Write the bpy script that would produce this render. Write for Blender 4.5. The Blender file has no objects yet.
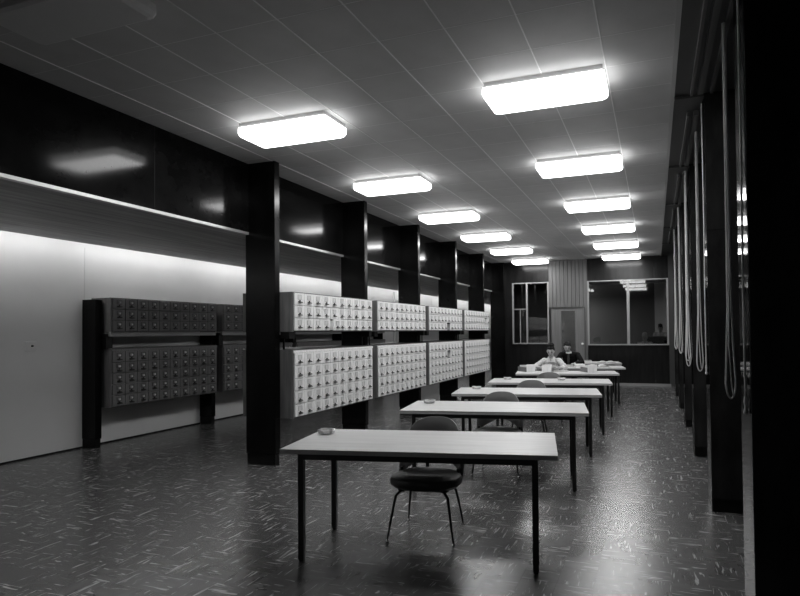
import bpy, bmesh, math, random
from mathutils import Vector, Matrix, Euler
random.seed(7)
PI = math.pi
sc = bpy.context.scene
C = sc.collection

# ------------------------------------------------------------------ camera, world, exposure
cam_data = bpy.data.cameras.new('camera')
cam = bpy.data.objects.new('camera', cam_data)
C.objects.link(cam)
F_PX, YAW, PITCH, ROLL, CX, CY = 586.459, 0.346297, 0.020799, -0.009911, 443.21, 319.676
cam_data.sensor_fit = 'HORIZONTAL'
cam_data.sensor_width = 36.0
cam_data.lens = F_PX * 36.0 / 800.0
cam_data.shift_x = (400.0 - CX) / 800.0
cam_data.shift_y = (CY - 298.0) / 800.0
cam_data.clip_start = 0.05
cam_data.clip_end = 200
fw = Vector((-math.sin(YAW) * math.cos(PITCH), math.cos(YAW) * math.cos(PITCH), math.sin(PITCH)))
rt = Vector((math.cos(YAW), math.sin(YAW), 0))
up = rt.cross(fw)
cr, sr = math.cos(ROLL), math.sin(ROLL)
R_ = cr * rt + sr * up
U_ = -sr * rt + cr * up
m = Matrix((R_, U_, -fw)).transposed().to_4x4()
m.translation = Vector((0, 0, 1.6))
cam.matrix_world = m
sc.camera = cam

w = bpy.data.worlds.new('night')
sc.world = w
w.use_nodes = True
w.node_tree.nodes['Background'].inputs[0].default_value = (0.5, 0.5, 0.5, 1)
w.node_tree.nodes['Background'].inputs[1].default_value = 0.01

sc.view_settings.view_transform = 'Standard'
sc.view_settings.look = 'None'
sc.view_settings.gamma = 1.0
sc.view_settings.exposure = 0.0
sc.view_settings.use_curve_mapping = False
sc.cycles.use_denoising = True
sc.cycles.max_bounces = 8
sc.cycles.diffuse_bounces = 4
sc.cycles.glossy_bounces = 4
sc.cycles.caustics_reflective = False
sc.cycles.caustics_refractive = False
sc.cycles.sample_clamp_indirect = 4.0
sc.cycles.sample_clamp_direct = 6.0

LAMP_STRENGTH = 28.0
COVE_STRENGTH = 27.0
OFFICE_STRENGTH = 45.0

def pj(x, y, z):
    d = Vector((x, y, z - 1.6))
    c = d.dot(fw)
    if c <= 0.05:
        return None
    return CX + F_PX * d.dot(R_) / c, CY - F_PX * d.dot(U_) / c

# ------------------------------------------------------------------ materials
def mat(name, g, rough=0.5, metal=0.0, spec=0.5, grain=None, amount=0.25, bump=0.0, coat=0.0):
    """grey material; grain=(sx,sy,sz) stretches a noise in object space for wood figure or mottling"""
    M = bpy.data.materials.new(name)
    M.use_nodes = True
    nt = M.node_tree
    b = nt.nodes['Principled BSDF']
    b.inputs['Base Color'].default_value = (g, g, g, 1)
    b.inputs['Roughness'].default_value = rough
    b.inputs['Metallic'].default_value = metal
    b.inputs['Specular IOR Level'].default_value = spec
    if coat:
        b.inputs['Coat Weight'].default_value = coat
        b.inputs['Coat Roughness'].default_value = 0.05
    if grain:
        tc = nt.nodes.new('ShaderNodeTexCoord')
        mp = nt.nodes.new('ShaderNodeMapping')
        mp.inputs['Scale'].default_value = grain
        nz = nt.nodes.new('ShaderNodeTexNoise')
        nz.inputs['Scale'].default_value = 1.0
        nz.inputs['Detail'].default_value = 5
        nz.inputs['Roughness'].default_value = 0.6
        mr = nt.nodes.new('ShaderNodeMapRange')
        mr.inputs['From Min'].default_value = 0.3
        mr.inputs['From Max'].default_value = 0.7
        mr.inputs['To Min'].default_value = g * (1 - amount)
        mr.inputs['To Max'].default_value = g * (1 + amount)
        nt.links.new(tc.outputs['Object'], mp.inputs[0])
        nt.links.new(mp.outputs[0], nz.inputs['Vector'])
        nt.links.new(nz.outputs[0], mr.inputs['Value'])
        nt.links.new(mr.outputs[0], b.inputs['Base Color'])
        if bump:
            bp = nt.nodes.new('ShaderNodeBump')
            bp.inputs['Strength'].default_value = bump
            bp.inputs['Distance'].default_value = 0.002
            nt.links.new(nz.outputs[0], bp.inputs['Height'])
            nt.links.new(bp.outputs[0], b.inputs['Normal'])
    return M

def emis(name, strength, g=0.9):
    M = bpy.data.materials.new(name)
    M.use_nodes = True
    b = M.node_tree.nodes['Principled BSDF']
    b.inputs['Base Color'].default_value = (g, g, g, 1)
    b.inputs['Emission Color'].default_value = (1, 1, 1, 1)
    b.inputs['Emission Strength'].default_value = strength
    b.inputs['Roughness'].default_value = 0.5
    return M

def glass_mat(name, tint=0.85, ior=1.5, boost=1.0):
    M = bpy.data.materials.new(name)
    M.use_nodes = True
    nt = M.node_tree
    nt.nodes.clear()
    out = nt.nodes.new('ShaderNodeOutputMaterial')
    mx = nt.nodes.new('ShaderNodeMixShader')
    tr = nt.nodes.new('ShaderNodeBsdfTransparent')
    tr.inputs[0].default_value = (tint, tint, tint, 1)
    gl = nt.nodes.new('ShaderNodeBsdfGlossy')
    gl.inputs['Roughness'].default_value = 0.02
    fr = nt.nodes.new('ShaderNodeFresnel')
    fr.inputs[0].default_value = ior
    ml = nt.nodes.new('ShaderNodeMath')
    ml.operation = 'MULTIPLY'
    ml.use_clamp = True
    ml.inputs[1].default_value = boost
    nt.links.new(fr.outputs[0], ml.inputs[0])
    nt.links.new(ml.outputs[0], mx.inputs[0])
    nt.links.new(tr.outputs[0], mx.inputs[1])
    nt.links.new(gl.outputs[0], mx.inputs[2])
    nt.links.new(mx.outputs[0], out.inputs[0])
    return M

def ash_mat():
    M = glass_mat('thick_ashtray_glass', 0.9, 1.5, 3.5)
    nt = M.node_tree
    out = [n for n in nt.nodes if n.type == 'OUTPUT_MATERIAL'][0]
    mix = [n for n in nt.nodes if n.type == 'MIX_SHADER'][0]
    df = nt.nodes.new('ShaderNodeBsdfDiffuse'); df.inputs[0].default_value = (0.9, 0.9, 0.9, 1)
    m2 = nt.nodes.new('ShaderNodeMixShader'); m2.inputs[0].default_value = 0.38
    nt.links.new(mix.outputs[0], m2.inputs[1]); nt.links.new(df.outputs[0], m2.inputs[2])
    nt.links.new(m2.outputs[0], out.inputs[0])
    return M

def gloss_mat(name, g, rough):
    M = bpy.data.materials.new(name)
    M.use_nodes = True
    nt = M.node_tree
    nt.nodes.clear()
    out = nt.nodes.new('ShaderNodeOutputMaterial')
    gl = nt.nodes.new('ShaderNodeBsdfGlossy')
    gl.inputs[0].default_value = (g, g, g, 1)
    gl.inputs['Roughness'].default_value = rough
    nt.links.new(gl.outputs[0], out.inputs[0])
    return M

def lino_mat():
    """dark marbled vinyl tile: pale streaks whose direction turns a quarter from tile to tile"""
    M = bpy.data.materials.new('marbled_vinyl')
    M.use_nodes = True
    nt = M.node_tree
    N, L = nt.nodes, nt.links
    b = N['Principled BSDF']
    geo = N.new('ShaderNodeNewGeometry')
    def math_(op, a, bb=None, clamp=False):
        n = N.new('ShaderNodeMath'); n.operation = op; n.use_clamp = clamp
        for i, v in enumerate((a, bb)):
            if v is None: continue
            if isinstance(v, (int, float)): n.inputs[i].default_value = v
            else: L.new(v, n.inputs[i])
        return n.outputs[0]
    sep = N.new('ShaderNodeSeparateXYZ')
    L.new(geo.outputs['Position'], sep.inputs[0])
    X, Y = sep.outputs[0], sep.outputs[1]
    cx = math_('FLOOR', math_('DIVIDE', math_('ADD', X, 7.7), TILE))
    cy = math_('FLOOR', math_('DIVIDE', math_('ADD', Y, 4.0), TILE))
    par = math_('MODULO', math_('ADD', math_('ADD', cx, cy), 1000), 2.0)
    comb = N.new('ShaderNodeCombineXYZ'); L.new(cx, comb.inputs[0]); L.new(cy, comb.inputs[1])
    wn = N.new('ShaderNodeTexWhiteNoise'); wn.noise_dimensions = '2D'; L.new(comb.outputs[0], wn.inputs['Vector'])
    off = N.new('ShaderNodeVectorMath'); off.operation = 'SCALE'; L.new(wn.outputs['Color'], off.inputs[0]); off.inputs['Scale'].default_value = 50
    # streak coordinate: (long, short)
    mxu = N.new('ShaderNodeMix'); L.new(par, mxu.inputs[0]); L.new(X, mxu.inputs[2]); L.new(Y, mxu.inputs[3])
    mxv = N.new('ShaderNodeMix'); L.new(par, mxv.inputs[0]); L.new(Y, mxv.inputs[2]); L.new(X, mxv.inputs[3])
    c2 = N.new('ShaderNodeCombineXYZ')
    L.new(math_('MULTIPLY', mxu.outputs[0], 5.0), c2.inputs[0])
    L.new(math_('MULTIPLY', mxv.outputs[0], 42.0), c2.inputs[1])
    ad = N.new('ShaderNodeVectorMath'); ad.operation = 'ADD'; L.new(c2.outputs[0], ad.inputs[0]); L.new(off.outputs[0], ad.inputs[1])
    nz = N.new('ShaderNodeTexNoise'); nz.inputs['Scale'].default_value = 1.0; nz.inputs['Detail'].default_value = 2.5
    nz.inputs['Roughness'].default_value = 0.55; nz.inputs['Distortion'].default_value = 0.9
    L.new(ad.outputs[0], nz.inputs['Vector'])
    r = N.new('ShaderNodeMapRange'); L.new(nz.outputs[0], r.inputs['Value'])
    r.inputs['From Min'].default_value = 0.60; r.inputs['From Max'].default_value = 0.67
    r.inputs['To Min'].default_value = 0; r.inputs['To Max'].default_value = 1
    # soft cloudy base
    nb = N.new('ShaderNodeTexNoise'); nb.inputs['Scale'].default_value = 1.0; nb.inputs['Detail'].default_value = 3
    sc2 = N.new('ShaderNodeVectorMath'); sc2.operation = 'MULTIPLY'; L.new(ad.outputs[0], sc2.inputs[0]); sc2.inputs[1].default_value = (1.0, 0.35, 1)
    L.new(sc2.outputs[0], nb.inputs['Vector'])
    base = math_('ADD', math_('MULTIPLY', nb.outputs[0], 0.07), 0.02)
    base = math_('ADD', base, math_('MULTIPLY', wn.outputs['Value'], 0.012))
    mc = N.new('ShaderNodeMix'); L.new(math_('MULTIPLY', r.outputs[0], 0.72), mc.inputs[0]); L.new(base, mc.inputs[2]); mc.inputs[3].default_value = 0.42
    L.new(mc.outputs[0], b.inputs['Base Color'])
    b.inputs['Roughness'].default_value = 0.27
    b.inputs['Specular IOR Level'].default_value = 0.42
    return M

TILE = 0.2286
M = dict(
    lino=lino_mat(),
    underlay=mat('floor_underlay', 0.02, 0.6),
    plaster=mat('white_plaster', 0.56, 0.7, grain=(0.8, 0.8, 0.8), amount=0.05),
    ceil=mat('ceiling_board', 0.54, 0.7, grain=(3, 3, 3), amount=0.05),
    runner=mat('ceiling_runner', 0.85, 0.5),
    black=mat('black_laminate', 0.003, 0.22, spec=0.15, grain=(6, 6, 1.5), amount=0.6),
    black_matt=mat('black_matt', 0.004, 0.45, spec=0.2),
    fascia=mat('black_gloss_fascia', 0.005, 0.11, spec=0.10, grain=(1, 5, 5), amount=0.6),
    blade=mat('black_fin_laminate', 0.018, 0.2, spec=0.3, grain=(5, 5, 2), amount=0.5),
    fin_edge=gloss_mat('dark_gloss_edge', 0.27, 0.06),
    soffit=mat('dark_timber_soffit', 0.30, 0.55, grain=(14, 0.8, 14), amount=0.4),
    alu=mat('satin_aluminium', 0.55, 0.35, metal=0.6),
    trim=mat('painted_trim', 0.5, 0.5),
    pelmet=mat('dark_pelmet', 0.035, 0.4),
    rail=mat('grey_rail', 0.12, 0.4, metal=0.5),
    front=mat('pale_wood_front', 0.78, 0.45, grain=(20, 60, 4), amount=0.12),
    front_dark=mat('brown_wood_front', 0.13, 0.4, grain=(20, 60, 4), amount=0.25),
    side=mat('walnut_side', 0.13, 0.4, grain=(22, 22, 1.5), amount=0.35),
    top=mat('walnut_top', 0.035, 0.35, grain=(20, 1.5, 20), amount=0.3),
    hollow=mat('drawer_hollow', 0.01, 0.8),
    card=mat('label_card', 0.62, 0.7),
    holder=mat('label_frame_metal', 0.42, 0.4),
    pull=mat('dark_metal_pull', 0.02, 0.4, metal=0.3),
    table=mat('oak_tabletop', 0.50, 0.28, grain=(1.6, 26, 26), amount=0.14),
    edge=mat('oak_edging', 0.46, 0.45),
    iron=mat('black_steel', 0.008, 0.35),
    vinyl=mat('dark_seat_vinyl', 0.030, 0.38, spec=0.5),
    shell=mat('grey_back_vinyl', 0.10, 0.5),
    chrome=mat('chrome_glide', 0.7, 0.2, metal=1.0),
    panel_wood=mat('fluted_wood', 0.11, 0.5, grain=(18, 18, 1.2), amount=0.22),
    door_wood=mat('door_wood', 0.13, 0.5, grain=(16, 16, 1.2), amount=0.18),
    dark_panel=mat('dark_wood_panel', 0.010, 0.2, spec=0.22, grain=(12, 12, 1.2), amount=0.4),
    frame=mat('pale_window_frame', 0.26, 0.45),
    base=mat('grey_skirting', 0.22, 0.5),
    glass=glass_mat('window_glass', 0.8, 1.5, 1.6),
    ashglass=ash_mat(),
    night=mat('night_glass', 0.002, 0.05),
    office=mat('office_wall', 0.14, 0.7),
    office_lit=mat('office_lit_wall', 0.85, 0.7),  # lit part of the office wall; the light is put into a paler colour
    cord=mat('white_cord', 0.62, 0.7),
    skin=mat('skin', 0.36, 0.5), hair=mat('dark_hair', 0.006, 0.65, spec=0.15, grain=(60, 60, 8), amount=0.4),
    hair_pale=mat('pale_hair', 0.45, 0.5),
    blouse=mat('pale_blouse', 0.50, 0.85, grain=(28, 28, 90), amount=0.38), skirt=mat('dark_skirt', 0.04, 0.8),
    suit=mat('dark_suit', 0.006, 0.9, spec=0.1), shirt=mat('white_shirt', 0.6, 0.8), feature=mat('eye_dark', 0.02, 0.3),
    lip=mat('lips', 0.14, 0.5),
    paper=mat('paper', 0.7, 0.8), print=mat('printed_paper', 0.5, 0.8, grain=(4, 60, 4), amount=0.25),
    cover=mat('book_cover', 0.06, 0.5), lamp_metal=mat('lamp_housing', 0.6, 0.45),
    lamp=emis('lit_diffuser', LAMP_STRENGTH), lamp_side=emis('lit_diffuser_side', LAMP_STRENGTH*0.22), lamp_off=mat('unlit_diffuser', 0.7, 0.3),
    cove=emis('cove_tube', COVE_STRENGTH), office_fill_lamp=emis('office_fill_glow', OFFICE_STRENGTH),
    socket=mat('socket_plastic', 0.5, 0.4),
)

# ------------------------------------------------------------------ mesh helpers
class MB:
    def __init__(s):
        s.v = []; s.f = []; s.mi = []; s.cur = 0
    def add(s, verts, faces):
        n = len(s.v)
        s.v += [tuple(p) for p in verts]
        s.f += [tuple(i + n for i in f) for f in faces]
        s.mi += [s.cur] * len(faces)
        return s
    def box(s, x0, x1, y0, y1, z0, z1):
        return s.add([(x0,y0,z0),(x1,y0,z0),(x1,y1,z0),(x0,y1,z0),(x0,y0,z1),(x1,y0,z1),(x1,y1,z1),(x0,y1,z1)],
                     [(0,3,2,1),(4,5,6,7),(0,1,5,4),(1,2,6,5),(2,3,7,6),(3,0,4,7)])
    def cbox(s, x0, x1, y0, y1, z0, z1, b):
        """box whose twelve edges are chamfered by b"""
        bm = bmesh.new()
        bmesh.ops.create_cube(bm, size=1)
        for v in bm.verts:
            v.co = Vector(((x0+x1)/2 + v.co.x*(x1-x0), (y0+y1)/2 + v.co.y*(y1-y0), (z0+z1)/2 + v.co.z*(z1-z0)))
        bmesh.ops.bevel(bm, geom=bm.edges[:], offset=b, segments=1, affect='EDGES')
        bm.verts.index_update()
        s.add([v.co[:] for v in bm.verts], [[v.index for v in f.verts] for f in bm.faces])
        bm.free()
        return s
    def tube(s, pts, r, n=8, closed=False):
        pts = [Vector(p) for p in pts]
        rs = r if isinstance(r, (list, tuple)) else [r] * len(pts)
        rings = []
        prev = None
        for i, p in enumerate(pts):
            if closed:
                t = (pts[(i+1) % len(pts)] - pts[i-1]).normalized()
            else:
                t = (pts[min(i+1, len(pts)-1)] - pts[max(i-1, 0)]).normalized()
            if prev is None:
                a = Vector((0, 0, 1)) if abs(t.z) < 0.9 else Vector((1, 0, 0))
                u = t.cross(a).normalized()
            else:
                u = (prev - t * prev.dot(t)).normalized()
            prev = u
            v = t.cross(u)
            rings.append([p + (u*math.cos(2*PI*k/n) + v*math.sin(2*PI*k/n)) * rs[i] for k in range(n)])
        verts = [q for ring in rings for q in ring]
        faces = []
        m_ = len(rings)
        for i in range(m_ if closed else m_ - 1):
            j = (i + 1) % m_
            for k in range(n):
                faces.append((i*n+k, i*n+(k+1) % n, j*n+(k+1) % n, j*n+k))
        if not closed:
            faces.append(tuple(reversed(range(n))))
            faces.append(tuple(range((m_-1)*n, m_*n)))
        return s.add(verts, faces)
    def lathe(s, prof, cx=0, cy=0, n=16):
        verts = [(cx + r*math.cos(2*PI*k/n), cy + r*math.sin(2*PI*k/n), z) for r, z in prof for k in range(n)]
        faces = []
        for i in range(len(prof)-1):
            for k in range(n):
                faces.append((i*n+k, i*n+(k+1) % n, (i+1)*n+(k+1) % n, (i+1)*n+k))
        faces.append(tuple(reversed(range(n))))
        faces.append(tuple(range((len(prof)-1)*n, len(prof)*n)))
        return s.add(verts, faces)
    def mesh(s, name, mats, smooth=False):
        me = bpy.data.meshes.new(name)
        me.from_pydata(s.v, [], s.f)
        for x in (mats if isinstance(mats, (list, tuple)) else [mats]):
            me.materials.append(x)
        if any(s.mi):
            me.polygons.foreach_set('material_index', s.mi)
        if smooth:
            me.polygons.foreach_set('use_smooth', [True] * len(me.polygons))
            try: me.set_sharp_from_angle(angle=math.radians(40))
            except Exception: pass
        me.update()
        return me
    def obj(s, name, mats, parent=None, smooth=False, **kw):
        return link(name, s.mesh(name, mats, smooth), parent, **kw)

def link(name, me, parent=None, loc=None, rz=0.0):
    o = bpy.data.objects.new(name, me)
    C.objects.link(o)
    if parent: o.parent = parent
    if loc: o.location = loc
    if rz: o.rotation_euler = (0, 0, rz)
    return o

def tag(o, label=None, cat=None, group=None, kind=None):
    if label: o['label'] = label
    if cat: o['category'] = cat
    if group: o['group'] = group
    if kind: o['kind'] = kind
    return o

def thing(name, label, cat, loc=(0, 0, 0), rz=0.0, group=None):
    return tag(link(name, None, None, loc=loc, rz=rz), label, cat, group)

def kids(o): return [c for c in bpy.data.objects if c.parent == o]
def dup(root, loc=None, rz=None, label=None, tree=None):
    r = root.copy(); C.objects.link(r)
    if loc is not None: r.location = loc
    if rz is not None: r.rotation_euler = (0, 0, rz)
    if label: r['label'] = label
    for ch in kids(root):
        c = ch.copy(); C.objects.link(c); c.parent = r
        for g in kids(ch):
            d = g.copy(); C.objects.link(d); d.parent = c
    return r
def struct(name, label=None):
    o = link(name, None)
    o['kind'] = 'structure'
    if label: o['label'] = label
    return o
def sbox(name, mt, *b, parent=None, label=None):
    o = MB().box(*b).obj(name, mt, parent)
    if not parent:
        o['kind'] = 'structure'
        if label: o['label'] = label
    return o

# ------------------------------------------------------------------ dimensions
XL, XR = -7.70, 0.92          # left wall, right wall
XF = -4.76                    # fascia plane
ZC = 3.71                     # ceiling
YB = 17.68                    # partition
YN, YE = -4.0, 38.0           # near wall, end of the left aisle
XCR = 0.165                   # right edge of the lit ceiling
COLS = [6.0, 8.35, 10.6, 12.89, 15.22, 17.52]

# ------------------------------------------------------------------ floor
floor = MB().box(XL-0.1, XR+0.1, YN-0.1, YE, -0.12, -0.004).obj('floor', M['underlay'])
tag(floor, 'dark marbled vinyl tile floor with pale streaks', kind='structure')
g = 0.0004
tile_me = MB().box(g, TILE-g, g, TILE-g, -0.004, 0.0).mesh('tile', M['lino'])
cells = []
nx, ny = int((XR - XL) / TILE) + 1, int((YB + 0.2 - YN) / TILE) + 1
for i in range(nx):
    for j in range(ny):
        x, y = XL + i*TILE, YN + j*TILE
        q = pj(x + TILE/2, y + TILE/2, 0)
        vis = q is not None and -5 < q[0] < 760 and 0 < q[1] < 602
        cells.append((0 if vis else 1, math.hypot(x, y), i, j))
cells.sort()
rest = MB()
for k, (v_, d_, i, j) in enumerate(cells):
    x, y = XL + i*TILE, YN + j*TILE
    if k < 300:
        link('tile', tile_me, floor, loc=(x, y, 0))
    else:
        rest.box(x+g, min(x+TILE-g, XR+0.05), y+g, y+TILE-g, -0.004, 0)
yr = YN + ny*TILE
while yr < YE - TILE:
    for i in range(14):
        x = XL + i*TILE
        rest.box(x+g, x+TILE-g, yr+g, yr+TILE-g, -0.004, 0)
    yr += TILE
tag(rest.obj('far_tiles', M['lino'], floor), kind='stuff')

# ------------------------------------------------------------------ ceiling
ceil = MB().box(XF, XCR, YN, YB+0.1, ZC+0.004, ZC+0.14).obj('ceiling', M['ceil'])
tag(ceil, 'grey panelled ceiling with pale joint strips', kind='structure')
joints = [XCR + 0.002 - 0.5038*k for k in range(0, 11)]
JW = 0.009
me_panel = MB().box(JW/2, 0.5038-JW/2, 0.002, 0.5138-0.002, ZC, ZC+0.004).mesh('ceiling_panel', M['ceil'])
far = MB()
prow = []
for r_ in range(int((YB - YN)/0.5138) + 1):
    y = YB - (r_+1)*0.5138
    for k in range(10):
        x = joints[k+1]
        q = pj(x+0.25, y+0.25, ZC)
        vis = q is not None and -30 < q[0] < 830 and -30 < q[1] < 600
        prow.append((0 if vis else 1, y, x))
prow.sort()
n_ = 0
for v_, y, x in prow:
    if v_ == 0 and n_ < 300:
        n_ += 1
        x0 = max(x, XF - 0.0)
        link('ceiling_panel', me_panel, ceil, loc=(x, y, 0))
    else:
        far.box(max(x, XF)+JW/2, x+0.5038-JW/2, y+0.002, y+0.5118, ZC, ZC+0.004)
tag(far.obj('far_panels', M['ceil'], ceil), kind='stuff')
for x in joints[1:-1]:
    MB().box(x-JW/2, x+JW/2, YN, YB, ZC-0.004, ZC+0.0035).obj('joint_strip', M['runner'], ceil)

cs = MB()
for r_ in range(int((YB - YN)/0.5138)):
    y = YB - (r_+1)*0.5138
    for k in range(10):
        cs.box(max(joints[k+1], XF)+JW/2, joints[k]-JW/2, y-0.0018, y+0.0018, ZC-0.0008, ZC+0.0035)
tag(cs.obj('cross_strips', M['runner'], ceil), kind='stuff')

# ------------------------------------------------------------------ left side: wall, soffit, fascia, cove
wl = MB().box(XL-0.12, XL, YN, YE, 0, 3.2).obj('wall_left', M['plaster'])
tag(wl, 'white plaster wall washed by a hidden cove light', kind='structure')
for y in (6.17, 20.1):
    MB().box(XL, XL+0.003, y-0.004, y+0.004, 0.02, 2.86).obj('joint_strip', M['trim'], wl)
sbox('trim_1', M['trim'], XL, XL+0.06, 16.73, 17.08, 0.0, 2.86, label='grey flat pilaster on the white wall near the far end')
sbox('baseboard_left', M['black_matt'], XL, XL+0.012, YN, YE, 0, 0.022, label='thin dark strip at the foot of the white wall')
fas = MB().box(XF, XF+0.04, YN, YB, 2.86, ZC+0.1)
fas = fas.box(XF-0.02, XF, YN, YE, 2.86, ZC+0.1).obj('wall_fascia', M['fascia'])
tag(fas, 'black gloss fascia band above the cabinet columns', kind='structure')
for y in (1.2, 4.55):
    MB().box(XF+0.0401, XF+0.0415, y-0.002, y+0.002, 2.86, ZC).obj('joint_strip', M['black_matt'], fas)
sbox('trim_2', M['alu'], XF-0.02, XF+0.045, YN, YB, 2.828, 2.858, label='pale metal lip along the bottom of the fascia')
so = MB()
sx0 = XL + 0.34
so.add([(sx0,YN,2.868),(XF,YN,2.832),(XF,YE,2.832),(sx0,YE,2.868),(sx0,YN,2.93),(XF,YN,2.93),(XF,YE,2.93),(sx0,YE,2.93)],
       [(0,3,2,1),(4,5,6,7),(0,1,5,4),(1,2,6,5),(2,3,7,6),(3,0,4,7)])
tag(so.obj('ceiling_soffit', M['soffit']), 'dark grained timber soffit over the left aisle', kind='structure')
sbox('ceiling_cove', M['plaster'], XL-0.1, sx0+0.1, YN, YE, 3.10, 3.16, label='white cove recess above the left wall')
sbox('trim_3', M['plaster'], sx0, sx0+0.02, YN, YE, 2.93, 3.10, label='upstand hiding the cove tubes')
cv = thing('cove_light', 'hidden fluorescent cove strip glowing at the top of the white wall', 'light', (XL+0.285, 0, 2.905))
y = -3.5
while y < YE - 2:
    MB().box(-0.015, 0.015, y, y+2.25, -0.015, 0.015).obj('tube', M['cove'], cv)
    y += 2.35
sbox('wall_aisle_end', M['plaster'], XL, XF, YE-0.1, YE, 0, 3.2, label='far end wall of the left aisle')
sbox('wall_aisle_right', M['dark_panel'], XF-0.02, XF+0.08, YB, YE, 0, 3.2, label='dark partition along the far aisle')

# socket on the left wall
sk = MB().cbox(XL, XL+0.008, 5.32, 5.47, 1.40, 1.53, 0.003).obj('wall_socket', M['plaster'])
tag(sk, 'small square cover plate with a dark knob on the white wall', 'wall plate')
MB().lathe([(0.012, 0), (0.012, 0.02), (0.008, 0.025)]).obj('knob', M['iron'], sk).matrix_local = Matrix.Translation((XL+0.008, 5.41, 1.468)) @ Matrix.Rotation(PI/2, 4, 'Y')

# ------------------------------------------------------------------ columns
CX0, CX1 = -4.765, -4.335
nth = ['first and nearest', 'second', 'third', 'fourth', 'fifth', 'sixth and farthest']
for i, y in enumerate(COLS):
    c = thing('column', '%s black full-height blade column in the row between the card cabinets' % nth[i], 'column', ((CX0+CX1)/2, y+0.05, 0), group='blade columns')
    hw = (CX1-CX0)/2
    MB().cbox(-hw, hw, -0.05, 0.05, 0.13, ZC+0.003, 0.004).obj('shaft', M['black'], c)
    MB().box(-hw+0.012, hw-0.012, -0.04, 0.04, 0.0, 0.13).obj('plinth', M['black_matt'], c)

# ------------------------------------------------------------------ card catalogue cabinets
ROW = 0.158
FT = 0.018
def drawer_front_mesh(w_, h_, fm):
    b = MB()
    b.cbox(0, FT, 0.0035, w_-0.0035, 0.003, h_-0.003, 0.0025)
    b.box(-0.30, 0, 0.012, w_-0.012, 0.012, h_-0.02)
    return b.mesh('drawer', M[fm])
def label_pull_mesh(w_, h_, fm):
    b = MB()
    cy_, x0 = w_/2, FT
    # label frame: four bars round a card
    fw_, z0, z1, t = 0.040, h_*0.46, h_*0.83, 0.004
    b.cur = 0
    b.box(x0, x0+0.004, cy_-fw_, cy_+fw_, z0, z0+t); b.box(x0, x0+0.004, cy_-fw_, cy_+fw_, z1-t, z1)
    b.box(x0, x0+0.004, cy_-fw_, cy_-fw_+t, z0+t, z1-t); b.box(x0, x0+0.004, cy_+fw_-t, cy_+fw_, z0+t, z1-t)
    b.cur = 1
    b.box(x0, x0+0.0015, cy_-fw_+t, cy_+fw_-t, z0+t, z1-t)
    # hooked pull and rod knob
    b.cur = 2
    zz = h_*0.22
    pw = 0.036
    b.add([(x0, cy_-pw, zz+0.016), (x0, cy_+pw, zz+0.016), (x0+0.024, cy_+pw, zz+0.006), (x0+0.024, cy_-pw, zz+0.006),
           (x0, cy_-pw, zz+0.010), (x0, cy_+pw, zz+0.010), (x0+0.023, cy_+pw, zz-0.003), (x0+0.023, cy_-pw, zz-0.003)],
          [(0,3,2,1), (4,5,6,7), (3,7,6,2), (0,4,7,3), (1,2,6,5), (0,1,5,4)])
    b.box(x0, x0+0.014, cy_-0.005, cy_+0.005, zz+0.016, zz+0.030)
    if fm != 'front':   # bright rod knob
        b.cur = 3
        b.box(x0, x0+0.018, cy_-0.014, cy_+0.014, zz+0.052, zz+0.076)
    return b.mesh('label_pull', [M['holder'], M['card'], M['pull'], M['chrome']] if fm == 'front' else [M['pull'], M['front_dark'], M['pull'], M['card']])

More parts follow.
